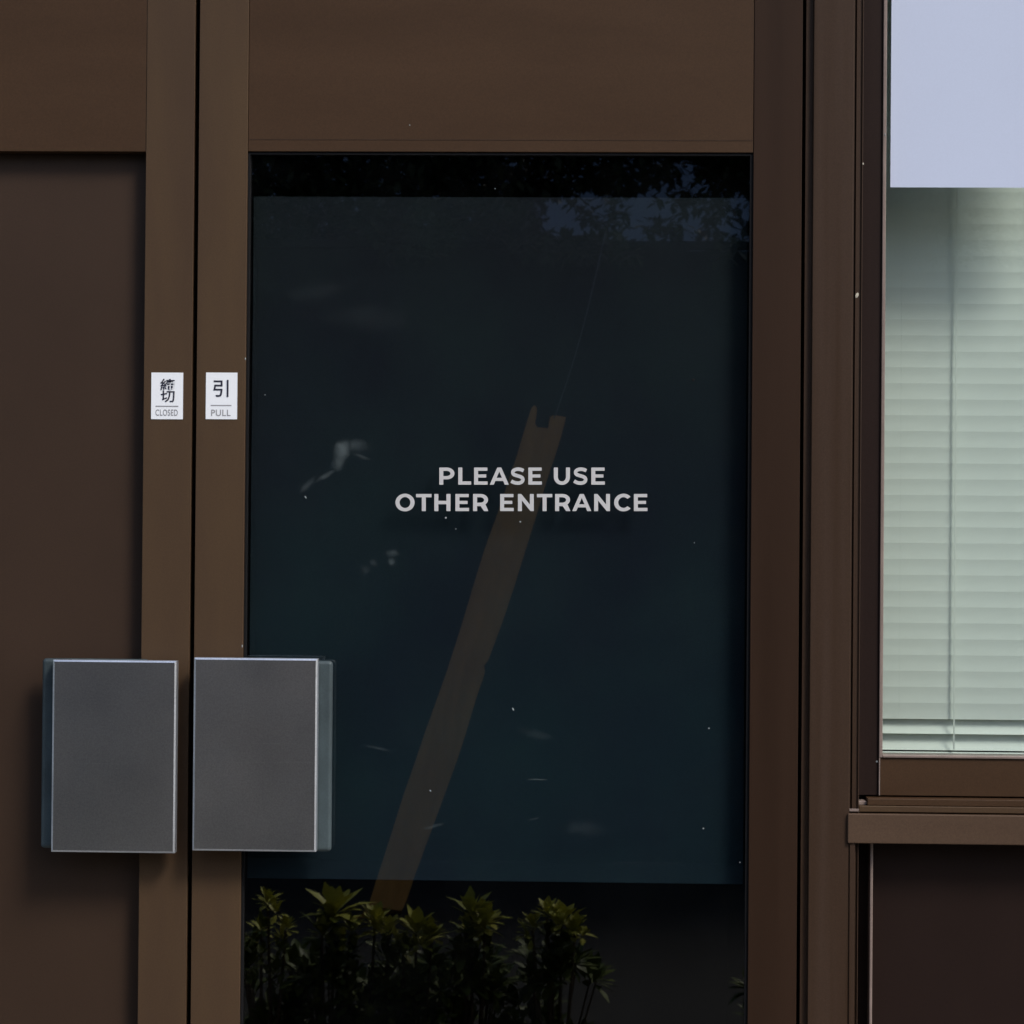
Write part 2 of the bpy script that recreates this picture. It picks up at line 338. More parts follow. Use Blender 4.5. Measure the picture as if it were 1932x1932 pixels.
SM = [sm(646, 848, 15, 22, 0, .10), sm(672, 842, 26, 14, 0.2, .045), sm(640, 868, 12, 20, 0.2, .06), sm(614, 898, 24, 5, -0.55, .05),
      sm(580, 915, 22, 6, -0.9, .035), sm(684, 862, 20, 4, 0.3, .04), sm(741, 1044, 15, 8, 0, .045), sm(739, 1060, 8, 9, 0, .055), sm(706, 1062, 10, 7, 0.4, .025),
      sm(690, 1075, 10, 9, 0.4, .018), sm(1010, 1385, 30, 10, 0.2, .014), sm(1015, 1471, 19, 1.2, 0.0, .09), sm(715, 1412, 22, 3, 0.2, .03), sm(1010, 1545, 18, 2, -.2, .03),
      sm(815, 1560, 22, 4, -.3, .03), sm(1095, 1562, 40, 15, 0, .012), sm(600, 550, 60, 22, -0.2, .007), sm(700, 600, 90, 26, .1, .006)]
M_doorglass = glass('tinted_door_glass', (0.60, 0.60, 0.60), 1.92, SM, 0.0025)
box('glass_pane', xp_l + 0.001, xp_r - 0.001, GLASS_Y, GLASS_Y + 0.006, 0.30, z_rail - 0.0005, M_doorglass, d1, 0)
box('groove', xp_l + 0.001, xp_r - 0.001, 0.0008, 0.0011, ZZ(264.5), ZZ(263), M_frame2, d1, 0)

# ------------------------------------------------------------------ left door leaf with the solid brown panel
d0 = thing('solid_door', 'brown metal door leaf with recessed solid brown panel, marked CLOSED', 'door', (xg0, 0, 0), 'leaves of the double door')
box('stile', xs_l, xg0, 0.0, 0.045, BOT, TOP, M_frame, d0)
box('stile', xl0, xl0 + SW, 0.0, 0.045, BOT, TOP, M_frame, d0)
box('top_rail', xl0 + SW + .0004, xs_l - .0004, 0.0012, 0.044, z_rail - .0008, TOP, M_rail, d0)
box('bottom_rail', xl0 + SW + .0004, xs_l - .0004, 0.0012, 0.044, BOT, 0.30, M_rail, d0)
box('door_panel', xl0 + SW + .0006, xs_l - .0006, 0.026, 0.038, 0.3005, z_rail - 0.0012, M_panel, d0, 0)

# ------------------------------------------------------------------ handles
def handle(parent, u0, u1, v0, v1, side, label=None):
    yf = -0.040
    xa, xb = XX(u0, yf, (v0 + v1) / 2), XX(u1, yf, (v0 + v1) / 2)
    za, zb = ZZ(v1, yf, (u0 + u1) / 2), ZZ(v0, yf, (u0 + u1) / 2)
    bm = bmesh.new()
    e = 0.0026; c = 0.0012
    bx(bm, xa + e, xb - e, yf, yf + 0.006, za + e, zb - e)
    h = finish('handle', bm, M_steel, parent, bevel=0)
    # bright chamfered rim round the plate
    bm = bmesh.new()
    o = [(xa, za), (xb, za), (xb, zb), (xa, zb)]; i = [(xa + e, za + e), (xb - e, za + e), (xb - e, zb - e), (xa + e, zb - e)]
    O = [bm.verts.new((x, yf + c, z)) for x, z in o]; I = [bm.verts.new((x, yf - 0.0002, z)) for x, z in i]
    OB = [bm.verts.new((x, yf + 0.020, z)) for x, z in o]; IB = [bm.verts.new((x, yf + 0.020, z)) for x, z in i]
    for k in range(4):
        j = (k + 1) % 4
        bm.faces.new((O[k], O[j], I[j], I[k])); bm.faces.new((OB[k], OB[j], O[j], O[k])); bm.faces.new((IB[k], IB[j], OB[j], OB[k])); bm.faces.new((I[k], I[j], IB[j], IB[k]))
    r = finish('handle_rim', bm, M_steel_edge, h)
    # added plate standing in for the handle's reflection, past the grip plate's pane side
    yb = -0.016
    s = 27 * 0.000787
    if side > 0: mx0, mx1 = xa + 0.045, XX(626, yb, 1425)
    else: mx0, mx1 = xa - s, xb - 0.045
    finish_bm = bmesh.new(); bx(finish_bm, mx0, mx1, yb, yb + 0.012, ZZ(1607, yb, 600), ZZ(1247, yb, 600))
    mp = finish('reflection_plate', finish_bm, M_plate, h, bevel=0.0058, seg=6)
    for m in mp.modifiers: m.limit_method = 'NONE'
    for z in (za + 0.05, zb - 0.05):
        bm = bmesh.new(); xc = mx0 + 0.02 if side > 0 else mx1 - 0.02
        tube(bm, Vector((xc, yf + 0.004, z)), Vector((xc, 0.0, z)), 0.009, 0.009, 16); finish('standoff', bm, M_steel, h, True)
    return h
handle(d1, 364.5, 597.5, 1242, 1606, 1)
handle(d0, 98, 331, 1246, 1608.5, -1)

# ------------------------------------------------------------------ stickers
# outlines of the three characters
CJK = {
    '締': [[[0.065,0.066],[0.074,-0.014],[0.093,-0.011],[0.084,0.069]],[[0.029,0.069],[0.025,0.038],[0.02,0.008],[0.012,-0.018],[0.032,-0.025],[0.039,0.002],[0.045,0.033],[0.05,0.065]],[[0.099,0.073],[0.118,0.002],[0.137,0.008],[0.117,0.078]],[[0.211,0.289],[0.221,0.262],[0.145,0.262],[0.145,0.239],[0.272,0.239],[0.255,0.19],[0.194,0.19],[0.21,0.194],[0.195,0.239],[0.175,0.234],[0.188,0.19],[0.139,0.19],[0.139,0.134],[0.162,0.134],[0.162,0.169],[0.309,0.169],[0.309,0.134],[0.332,0.134],[0.332,0.19],[0.278,0.19],[0.296,0.233],[0.273,0.239],[0.328,0.239],[0.328,0.262],[0.246,0.262],[0.233,0.295]],[[0.155,0.121],[0.155,0.006],[0.178,0.006],[0.178,0.099],[0.221,0.099],[0.221,-0.028],[0.245,-0.028],[0.245,0.099],[0.293,0.099],[0.293,0.031],[0.289,0.027],[0.261,0.027],[0.268,0.005],[0.306,0.009],[0.317,0.031],[0.317,0.121],[0.245,0.121],[0.245,0.158],[0.221,0.158],[0.221,0.121]],[[0.023,0.084],[0.033,0.088],[0.059,0.092],[0.114,0.101],[0.118,0.08],[0.139,0.086],[0.134,0.109],[0.127,0.135],[0.119,0.161],[0.099,0.156],[0.11,0.121],[0.055,0.114],[0.082,0.15],[0.108,0.188],[0.132,0.228],[0.111,0.241],[0.085,0.195],[0.048,0.192],[0.067,0.22],[0.085,0.252],[0.101,0.285],[0.078,0.295],[0.061,0.257],[0.044,0.225],[0.032,0.206],[0.013,0.186],[0.021,0.163],[0.071,0.172],[0.041,0.131],[0.015,0.107]]],
    '切': [[[0.147,0.263],[0.147,0.238],[0.203,0.238],[0.197,0.14],[0.172,0.055],[0.109,-0.007],[0.128,-0.028],[0.195,0.041],[0.223,0.133],[0.23,0.238],[0.302,0.238],[0.297,0.111],[0.291,0.038],[0.281,0.008],[0.268,0.002],[0.221,0.004],[0.229,-0.023],[0.278,-0.023],[0.289,-0.021],[0.298,-0.016],[0.306,-0.008],[0.317,0.027],[0.324,0.107],[0.329,0.249],[0.329,0.263]],[[0.053,0.023],[0.064,0.031],[0.093,0.046],[0.154,0.074],[0.15,0.097],[0.081,0.068],[0.081,0.174],[0.152,0.189],[0.147,0.213],[0.081,0.199],[0.081,0.28],[0.056,0.28],[0.056,0.194],[0.01,0.184],[0.014,0.16],[0.056,0.169],[0.056,0.072],[0.053,0.06],[0.047,0.052],[0.04,0.047]]],
    '引': [[[0.274,0.291],[0.274,-0.028],[0.3,-0.028],[0.3,0.291]],[[0.05,0.199],[0.045,0.164],[0.038,0.127],[0.031,0.096],[0.164,0.096],[0.158,0.047],[0.152,0.018],[0.145,0.004],[0.129,0.0],[0.074,0.002],[0.084,-0.025],[0.139,-0.025],[0.167,-0.014],[0.177,0.005],[0.185,0.044],[0.191,0.108],[0.192,0.12],[0.063,0.12],[0.073,0.174],[0.19,0.174],[0.19,0.279],[0.037,0.279],[0.037,0.255],[0.164,0.255],[0.164,0.199]]],
}
def door_sign(u0, u1, v0, v1, chars, word, label, wbox, rule, word_mat):
    c = at((u0 + u1) / 2, (v0 + v1) / 2, -0.001)
    t = thing('door_sign', label, 'sign', (c.x, -0.001, c.z), 'white stickers on the door stiles')
    vm = (v0 + v1) / 2; um = (u0 + u1) / 2
    box('backing', XX(u0, 0, vm), XX(u1, 0, vm), -0.0009, -0.0002, ZZ(v1, 0, um), ZZ(v0, 0, um), M_white, t, 0)
    for ch, (cu0, cu1, cv0, cv1) in chars:
        L = CJK[ch]; xs = [p[0] for l in L for p in l]; ys = [p[1] for l in L for p in l]
        ax, bxx, ay, by = min(xs), max(xs), min(ys), max(ys)
        X0, X1, Z0, Z1 = XX(cu0, 0, vm), XX(cu1, 0, vm), ZZ(cv1, 0, um), ZZ(cv0, 0, um)
        flat_shape('character', L, lambda x, y: (X0 + (x - ax) / (bxx - ax) * (X1 - X0), Z0 + (y - ay) / (by - ay) * (Z1 - Z0)), -0.0013, 0.0004, M_ink, t, 0.00022)
    box('rule', XX(rule[0], 0, vm), XX(rule[1], 0, vm), -0.0012, -0.00095, ZZ(rule[2] + 2.0, 0, um), ZZ(rule[2], 0, um), M_greyink, t, 0)
    # the word, in the plain built-in face
    cu = bpy.data.curves.new('w', 'FONT'); cu.body = word; cu.space_character = 1.1; cu.offset = 0.012
    to = bpy.data.objects.new('w', cu); COL.objects.link(to)
    me = bpy.data.meshes.new_from_object(to.evaluated_get(bpy.context.evaluated_depsgraph_get())); bpy.data.objects.remove(to)
    xs = [v.co.x for v in me.vertices]; ys = [v.co.y for v in me.vertices]
    X0, X1, Z0, Z1 = XX(wbox[0], 0, vm), XX(wbox[1], 0, vm), ZZ(wbox[3], 0, um), ZZ(wbox[2], 0, um)
    for v in me.vertices:
        x, y = v.co.x, v.co.y
        v.co = (X0 + (x - min(xs)) / (max(xs) - min(xs)) * (X1 - X0), -0.00125, Z0 + (y - min(ys)) / (max(ys) - min(ys)) * (Z1 - Z0))
    me.materials.clear(); me.materials.append(word_mat)
    o = bpy.data.objects.new('word', me); COL.objects.link(o); o.parent = t; o.matrix_parent_inverse = Matrix.Translation(-t.location)
    return t
door_sign(285.5, 345.5, 703, 791, [('締', (303, 329.5, 715, 736)), ('切', (304, 329.5, 737, 758.5))], 'CLOSED',
          'white sticker on the left door with two black characters over CLOSED', (294, 336, 772.5, 784.5), (294, 337, 765.5), M_greyink)
door_sign(388.5, 447.8, 703, 791, [('引', (403, 431, 717, 748.5))], 'PULL',
          'white sticker on the right door with one black character over PULL', (399, 435.5, 773, 785), (398, 437, 764), M_greyink)

# ------------------------------------------------------------------ PLEASE USE OTHER ENTRANCE
def arc(cx, cy, rx, ry, a0, a1, n=14):
    return [(cx + rx * math.cos(R(a0 + (a1 - a0) * i / n)), cy + ry * math.sin(R(a0 + (a1 - a0) * i / n))) for i in range(n + 1)]
def ribbon(pts, w):
    P = []
    n = len(pts)
    for i in range(n - 1):                    # Catmull-Rom
        p0 = pts[max(i - 1, 0)]; p1 = pts[i]; p2 = pts[i + 1]; p3 = pts[min(i + 2, n - 1)]
        for k in range(5):
            t = k / 5
            P.append(tuple(0.5 * (2 * p1[a] + (p2[a] - p0[a]) * t + (2 * p0[a] - 5 * p1[a] + 4 * p2[a] - p3[a]) * t * t + (3 * p1[a] - p0[a] - 3 * p2[a] + p3[a]) * t ** 3) for a in (0, 1)))
    P.append(pts[-1]); A, B = [], []
    for i, p in enumerate(P):
        q0 = P[max(i - 1, 0)]; q1 = P[min(i + 1, len(P) - 1)]; dx, dy = q1[0] - q0[0], q1[1] - q0[1]; l = math.hypot(dx, dy)
        A.append((p[0] - dy / l * w / 2, p[1] + dx / l * w / 2)); B.append((p[0] + dy / l * w / 2, p[1] - dx / l * w / 2))
    return A + B[::-1]
G = {
    'P': [[(0, 0), (0, 120), (52, 120)] + arc(52, 78.5, 54, 41.5, 90, -90) + [(28, 37), (28, 0)], [(28, 97), (50, 97)] + arc(50, 78.5, 28, 18.5, 90, -90) + [(28, 60)]],
    'R': [[(0, 0), (0, 120), (52, 120)] + arc(52, 79, 53, 41, 88, -50) + [(107, 0), (77, 0), (53, 35), (28, 35), (28, 0)], [(28, 97), (50, 97)] + arc(50, 78, 27, 19, 90, -90) + [(28, 59)]],
    'L': [[(0, 0), (0, 120), (28, 120), (28, 23), (90, 23), (90, 0)]],
    'E': [[(0, 0), (0, 120), (93, 120), (93, 97.5), (28, 97.5), (28, 72), (85, 72), (85, 50), (28, 50), (28, 22.5), (95, 22.5), (95, 0)]],
    'A': [[(0, 0), (53, 120), (81, 120), (134, 0), (105, 0), (94.5, 26), (39, 26), (28.5, 0)], [(48, 48), (85.6, 48), (66.8, 92)]],
    'S': [ribbon([(92, 97.5), (74, 105.8), (54, 108.6), (35, 105.5), (21, 97), (17, 84), (23, 72.5), (37, 66), (54, 61), (72, 55), (83, 47), (87, 35), (82, 22), (69, 13.5), (51, 10.8), (27, 14.5), (6, 25.5)], 24.5)],
    'U': [[(0, 120), (0, 53)] + arc(56.5, 53, 56.5, 54.5, 182, 358) + [(113, 53), (113, 120), (85, 120), (85, 54)] + arc(56.5, 54, 28.5, 32, 358, 182) + [(28, 54), (28, 120)]],
    'O': [arc(67, 60, 67, 62, 0, 352, 44), arc(67, 60, 38, 38.5, 0, 352, 44)],
    'T': [[(0, 120), (108, 120), (108, 97), (68, 97), (68, 0), (40, 0), (40, 97), (0, 97)]],
    'H': [[(0, 0), (0, 120), (28, 120), (28, 72), (85, 72), (85, 120), (113, 120), (113, 0), (85, 0), (85, 48.5), (28, 48.5), (28, 0)]],
    'N': [[(0, 0), (0, 120), (23, 120), (83.5, 46), (83.5, 120), (111, 120), (111, 0), (88, 0), (27.5, 74), (27.5, 0)]],
    'C': [arc(66, 60, 66, 62, 41, 319, 30) + arc(66, 60, 37, 38, 317, 43, 30)],
}
LINES = [(868, 'PLEASEUSE', (394, 527, 638, 748, 893, 1019, 1198, 1334, 1461)), (1053.5, 'OTHERENTRANCE', (86, 231, 359, 507, 631, 821, 946, 1079, 1207, 1327, 1481, 1621, 1760))]
c = at(985, 923, GLASS_Y)
lt = thing('glass_lettering', 'grey vinyl letters reading PLEASE USE OTHER ENTRANCE on the dark glass', 'lettering', (c.x, GLASS_Y, c.z))
for top, s, xs in LINES:
    for ch, x0 in zip(s, xs):
        def fx(x, y, x0=x0, top=top):
            u = (780 + (x0 + x) / 3.45) / 1.0787; v = (700 + (top + 120 - y) / 3.45) / 1.0787
            p = at(u, v, GLASS_Y); return (p.x, p.z)
        flat_shape('letter', G[ch], fx, GLASS_Y - 0.0006, 0.0003, M_vinyl, lt)

# ------------------------------------------------------------------ blue board behind the pane
yb = 0.036
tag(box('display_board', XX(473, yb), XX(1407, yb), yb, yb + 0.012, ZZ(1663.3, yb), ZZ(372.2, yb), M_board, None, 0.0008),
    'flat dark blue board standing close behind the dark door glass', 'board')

# ------------------------------------------------------------------ window
yw = 0.035
w0 = XX(1624) + 0.0006
win = thing('window', 'brown metal framed window beside the door, with a pale blind inside', 'window', (w0, 0.05, ZZ(1534)))
xb0, xb1 = XX(1660.5, yw), XX(1667.5, yw)
zs = ZZ(1424.5, yw, 1700); zs0 = ZZ(1429.5, yw, 1700); zsb = ZZ(1501, yw, 1700); zh = zt
box('side_stile', w0, xb0, yw, yw + 0.05, zsb, zh, M_stile_shade, win)
box('glazing_bead', xb0 + .0003, xb1, yw - 0.004, yw + 0.045, zs0, zh, M_edge, win, 0.001)
box('joint_cover', xb0 + .0003, xb0 + 0.0022, yw - 0.0035, yw + 0.04, zsb, zs0 - .0003, M_edge, win, 0.0004)
box('glazing_bead', xb1 + .0003, W_R - .07, yw - 0.004, yw + 0.045, zs0, zs, M_edge, win, 0.001)
box('bottom_rail', xb0 + 0.0025, W_R - .07, yw - 0.001, yw + 0.05, zsb, zs0 - .0003, M_rail, win)
box('side_stile', W_R - .0695, W_R - .0005, yw, yw + 0.05, zsb, zh, M_frame2, win)
box('glass_pane', xb1 - 0.002, W_R - .068, yw + 0.008, yw + 0.013, zs - .002, zh, M_winglass, win, 0)
# sill: stepped track and broad front face
zt1, zt2, zt3, zf0, zf1 = ZZ(1508, 0, 1700), ZZ(1521, 0, 1700), ZZ(1533, 0, 1700), ZZ(1535.5, 0, 1700), ZZ(1591, 0, 1700)
xq = XX(1641)
box('sill_track', xq, W_R - .0005, 0.006, yw + 0.06, zt2, zt1, M_rail, win, 0.001)
box('sill_track', w0, W_R - .0005, 0.0025, yw + 0.06, zt3, zt2 - .0003, M_frame, win, 0.001)
box('sill_ledge', w0, xq - .0005, 0.012, yw + 0.06, zt2, zt2 + 0.0055, M_edge, win, 0.0008)
box('sill_face', XX(1603.5, -0.008) , W_R - .0005, -0.008, 0.10, zf1, zf0, M_sill, win, 0.0012)
box('sill_end_cap', XX(1606), XX(1624), -0.0005, 0.002, zt3 + .0008, ZZ(1527, 0, 1700), M_edge, win, 0.0004)
# spandrel below
box('apron_panel', XX(1652, 0.045), W_R - .0005, 0.045, 0.06, 0.0, zf1 - .0003, M_apron, win, 0.0)
box('apron_reveal', w0, XX(1643.5, 0.05), 0.052, 0.065, 0.0, zf1 - .0003, M_apron, win, 0.0)
box('apron_bead', XX(1645, 0.03), XX(1650.5, 0.03), 0.022, 0.070, 0.0, zf1 - 0.001, M_edge, win, 0.0012)
box('lip', XX(1607), XX(1616.5), -0.005, -0.0032, 0.0, zf1 - .0005, M_frame2, win, 0.0004)
box('window_head', w0, W_R - .0005, 0.0, 0.10, zh + .0006, zh + 0.0012, M_frame2, win, 0)

# ------------------------------------------------------------------ blind
yB = 0.185
bl = thing('window_blind', 'pale grey-green slatted blind hanging behind the window glass', 'blind', (XX(1760, yB), yB, ZZ(900, yB, 1760)))
bx0, bx1 = XX(1655, yB), W_R - 0.05
def slat_mesh(tilt_back, h, sag):
    n = 10; pts = []
    for i in range(n + 1):
        s = i / n; z = -h * s; y = tilt_back * (1 - s) + sag * math.sin(math.pi * s)
        pts.append((y, z))
    bm = bmesh.new()
    rows = [[bm.verts.new((x, y + o, z)) for y, z in pts] for o in (0, 0.0006) for x in (bx0, bx1)]
    a, b, c2, d2 = rows
    for i in range(n):
        bm.faces.new((a[i], b[i], b[i + 1], a[i + 1])); bm.faces.new((c2[i], c2[i + 1], d2[i + 1], d2[i]))
    for r_, q_ in ((a, c2), (b, d2)):
        for i in range(n): bm.faces.new((r_[i], r_[i + 1], q_[i + 1], q_[i]))
    bm.faces.new((a[0], c2[0], d2[0], b[0])); bm.faces.new((a[n], b[n], d2[n], c2[n]))
    bmesh.ops.recalc_face_normals(bm, faces=bm.faces)
    me = bpy.data.meshes.new('slat'); bm.to_mesh(me); bm.free(); me.materials.append(M_slat); return me
pitch = (ZZ(1382.8, yB, 1700) - ZZ(1413, yB, 1700))
me_closed = slat_mesh(0.0, pitch * 1.0, 0.0006); me_open = slat_mesh(0.006, pitch * 1.0, 0.0055); me_mid = slat_mesh(0.005, pitch * 0.95, 0.005)
zbot = ZZ(1413.5, yB, 1700)
k = 0
z = zbot
while z < zh + 0.02:
    me = me_open if k == 0 else (me_mid if k == 1 else me_closed)
    o = bpy.data.objects.new('slat', me); COL.objects.link(o); o.parent = bl; o.matrix_parent_inverse = Matrix.Translation(-bl.location)
    o.location = (0, yB, z + pitch * (0.96 if k == 0 else 0.93 if k == 1 else 1.0)); o.rotation_euler = (0.0, 0.0, 0.0)
    z += pitch * (0.90 if k == 1 else 1.0); k += 1
for xc_ in (XX(1800, yB), XX(1800, yB) + 0.7, XX(1800, yB) + 1.3):
    box('ladder_cord', xc_, xc_ + 0.0022, yB - 0.0075, yB - 0.0060, zbot, zh + 0.02, M_slat, bl, 0)
box('bottom_bar', bx0, bx1, yB - 0.002, yB + 0.016, zbot - 0.020, zbot - 0.0035, M_slat, bl, 0.002)

# blank sheet taped to the glass
yp = yw + 0.0070
ps = box('paper_sheet', XX(1680.5, yp, 250), XX(1680.5, yp, 250) + 0.297, yp, yp + 0.0006, ZZ(353.5, yp, 1720), ZZ(353.5, yp, 1720) + 0.42, M_paper, None, 0)
tag(ps, 'blank pale blue sheet of paper fixed to the top of the window pane', 'paper')

# ------------------------------------------------------------------ dirt flecks
def fleck(parent_list, u, v, y, su, sv, ang, mat):
    bm = bmesh.new(); c = at(u, v, y); kk = 0.000787
    q = Matrix.Rotation(ang, 3, 'Y')
    vs = []
    for i in range(7):
        a = 2 * math.pi * i / 7
        vs.append(Vector((math.cos(a) * su * kk, 0, math.sin(a) * sv * kk)))
    F = [bm.verts.new(c + q @ p) for p in vs]; T = bm.verts.new(c + Vector((0, -0.0006, 0)))
    for i in range(7): bm.faces.new((F[i], F[(i + 1) % 7], T))
    return bm
def flecks(parent, items, mat):
    big = bmesh.new(); tmp = bpy.data.meshes.new('t')
    for it in items:
        b = fleck(None, *it, mat); b.to_mesh(tmp); b.free(); big.from_mesh(tmp)
    bpy.data.meshes.remove(tmp)
    return stuff(finish('dirt_flecks', big, mat, parent))
gy = GLASS_Y - 0.0002
flecks(d1, [(841, 977, gy, 2.0, 2.0, 0), (860, 998, gy, 1.4, 1.4, 0), (981.5, 984.5, gy, 1.7, 1.7, 0), (576.5, 938, gy, 3.2, 1.2, 1.0),
        (968, 1338, gy, 3.4, 1.3, 1.1), (1337.5, 1374, gy, 1.6, 1.6, 0), (1327, 1563, gy, 1.6, 1.6, 0), (1396, 1627, gy, 1.5, 1.5, 0), (812, 1492, gy, 2.2, 1.1, .9),
        (934, 356, gy, 1.0, 1.0, 0), (1310, 1024, gy, 1.0, 1.6, 0), (463, 677, -.0002, 1.3, 2.6, 0), (457, 1219, -.0002, 1.3, 2.8, 0), (773, 236, 0.001, 1.3, 1.3, 0), (500, 745, gy, 1.2, 1.2, 0)], M_fleck)
flecks(d1, [(1308, 717, gy, 3.2, 2.4, -.5)], M_black)
flecks(d0, [(286, 237, 0.0008, 2.4, 2.0, 0)], M_fleck)
flecks(df, [(1617, 557, 0.0035, 3.0, 5.5, 0.35), (1628.5, 309, 0.0009, 1.6, 2.2, 0)], M_dirt)
flecks(win, [(1654.5, 1437, yw - .0003, 2.2, 2.2, 0), (1670, 254, yw - .0045, 1.6, 2.6, 0)], M_fleck)

# ================================================================== what stands opposite the door (seen mirrored in the glass)
rnd = random.Random(7)
# leaning notched timber post
D_P = 5.5
outline = [(1002, 771), (1008, 764), (1013, 769), (1012, 786), (1009, 798), (1014, 806), (1034, 808), (1038, 786), (1046, 783), (1068, 787), (1058, 826), (1047, 861), (1030, 912), (1015, 963), (992, 1036),
           (971, 1104), (952, 1162), (936, 1206), (921, 1246), (913, 1256), (915, 1268), (897, 1322), (880, 1380), (862, 1435), (845, 1482), (829, 1526), (804, 1594), (780, 1659), (766, 1701), (758, 1718), (757, 1760), (738, 1830),
           (654, 1830), (675, 1768), (695, 1710), (711, 1658), (735, 1584), (761, 1501), (781, 1444), (802, 1381), (822, 1326), (843, 1267), (862, 1208), (877, 1160), (894, 1102), (911, 1047), (925, 1006), (938, 971), (958, 910), (976, 858), (988, 816)]
bm = bmesh.new()
Fv, Bv = [], []
for (u, v) in outline:
    ax_u = 1040 - (v - 780) * 0.335
    p = mirror(u, v, D_P + (u - ax_u) * 0.000787 * 2.3 * 1.0); p.z = max(p.z, -0.009); Fv.append(bm.verts.new(p)); q = p.copy(); q += (p - Vector((CAM.x, -CAM.y, CAM.z))).normalized() * 0.06; Bv.append(bm.verts.new(q))
bm.faces.new(Fv); bm.faces.new(Bv[::-1])
for i in range(len(Fv)): bm.faces.new((Fv[i], Fv[(i + 1) % len(Fv)], Bv[(i + 1) % len(Fv)], Bv[i]))
post = finish('timber_post', bm, M_wood)
tag(post, 'leaning brown timber post with notched top, mirrored in the door glass', 'post')
# cable
cb = bpy.data.curves.new('c', 'CURVE')
bm = bmesh.new()
pa, pb = mirror(1045, 790, D_P - .03), mirror(1142, 440, D_P - 0.2)
prev = pa
for i in range(1, 13):
    t = i / 12; p = pa.lerp(pb, t) - Vector((0, 0, 0.05 * math.sin(math.pi * t))); tube(bm, prev, p, 0.0022, 0.0022, 6); prev = p
tag(finish('support_cable', bm, M_cable, None, True), 'thin pale cable rising from the top of the leaning timber post', 'cable')

# dark board fence behind
fe = thing('board_fence', 'tall blackened board fence standing behind the leaning post', 'fence', (0, -7.2, 0))
zf = mirror(1200, 470, 7.2).z
bm = bmesh.new(); bx(bm, -0.156, 0.156, -0.012, 0.012, 0, zf)
me0 = bpy.data.meshes.new('board'); bmesh.ops.recalc_face_normals(bm, faces=bm.faces); bm.to_mesh(me0); bm.free(); me0.materials.append(M_char)
for i in range(40):
    o = bpy.data.objects.new('board', me0); COL.objects.link(o); o.parent = fe; o.location = (-6 + i * 0.3, 0.025 * (i % 2), -0.01 * rnd.random())
box('cap_rail', -6.15, 5.85, -7.24, -7.16, zf - .001, zf + 0.03, M_char, fe, 0.003)

# dark tree behind the fence with gaps of sky
def leaf(bm, c, d, up_, L, W, mi=0, fold=0.25, curl=0.2):
    d = d.normalized(); s = d.cross(up_)
    if s.length < 1e-3: s = d.cross(Vector((1, 0, 0)))
    s.normalize(); n = s.cross(d)
    pts = []
    for t, ww in ((0, .12), (.35, .7), (.7, 1.0), (1.0, .12)):
        b = c + d * (L * t) + n * (curl * L * t * t * -1)
        pts.append((bm.verts.new(b + s * W * .5 * ww + n * fold * W * ww * .5), bm.verts.new(b), bm.verts.new(b - s * W * .5 * ww + n * fold * W * ww * .5)))
    for i in range(3):
        a, b = pts[i], pts[i + 1]
        f = bm.faces.new((a[0], b[0], b[1], a[1])); f.material_index = mi; f.smooth = True
        f = bm.faces.new((a[1], b[1], b[2], a[2])); f.material_index = mi; f.smooth = True
def leaf2(bm, c, d, L, W):
    d = d.normalized(); sd_ = d.cross(Vector((rnd.uniform(-.4, .4), rnd.uniform(-.4, .4), 1))).normalized(); n_ = sd_.cross(d)
    a, b, e, f = bm.verts.new(c), bm.verts.new(c + d * L * .55 + sd_ * W * .5 + n_ * W * .12), bm.verts.new(c + d * L), bm.verts.new(c + d * L * .5 - sd_ * W * .5 + n_ * W * .12)
    bm.faces.new((a, b, e)); bm.faces.new((a, e, f))
D_T = 8.2
tr = thing('broadleaf_tree', 'dark leafy tree rising over the blackened fence, mirrored at the top of the glass', 'tree', (1.9, -D_T - .6, 0))
def gap_here(p):
    """sky shows through a thin patch of the crown low on the right"""
    u = (p.x - CAM.x) * 4 / (D_T + 4)
    return 0
bm = bmesh.new()
base = Vector((1.9, -D_T - .6, 0)); segs = [(base, base + Vector((-.1, .1, 1.6)), .15, .12), (base + Vector((-.1, .1, 1.6)), base + Vector((-.5, .2, 3.4)), .12, .08)]
for a in range(9):
    an = a * .7; st = base + Vector((-.3, .1, 1.9 + .18 * a)); en = st + Vector((math.cos(an) * 1.6 - .8, math.sin(an) * .5, 1.0 + .25 * (a % 3))); segs.append((st, en, .05, .015))
for a, b, r0, r1 in segs: tube(bm, a, b, r0, r1, 8)
finish('trunk', bm, M_bark, tr, True)
LO = mirror(400, 445, D_T); HI = mirror(1500, 120, D_T)
bm = bmesh.new(); n = 0
while n < 120000:
    x = rnd.uniform(-2.7, 3.3); y = -D_T + rnd.uniform(-1.1, .5); z = 2.35 + 2.1 * rnd.random() ** 1.5
    # picture position of this point as the mirror shows it
    k4 = 4.0 / (4.0 + 2 * GLASS_Y - y)
    up_u = (x - CAM.x) * k4 + CAM.x; up_z = (z - CAM.z) * k4 + CAM.z
    u = 966 + up_u / .000787; v = 966 - (up_z - 1.36) / .000787
    hole = 0.0
    if 1015 < u < 1420:
        edge = 360 + 26 * noise.noise(Vector((u * .012, 0, 3))) - 40 * math.exp(-((u - 1290) / 60) ** 2)
        nn = noise.noise(Vector((u * .022, v * .022, 5)))
        if v > edge: hole = 0.985 if nn < 0.10 else 0.5
        elif v > edge - 50 and nn < -0.28: hole = 0.9
    if rnd.random() < hole: continue
    dens = 1.0 if v < 380 or not (1015 < u < 1420) else 0.9
    if rnd.random() > dens: continue
    d = Vector((rnd.uniform(-1, 1), rnd.uniform(-1, 1), rnd.uniform(-1, .6))); leaf2(bm, Vector((x, y, z)), d, rnd.uniform(.05, .085), rnd.uniform(.026, .042)); n += 1
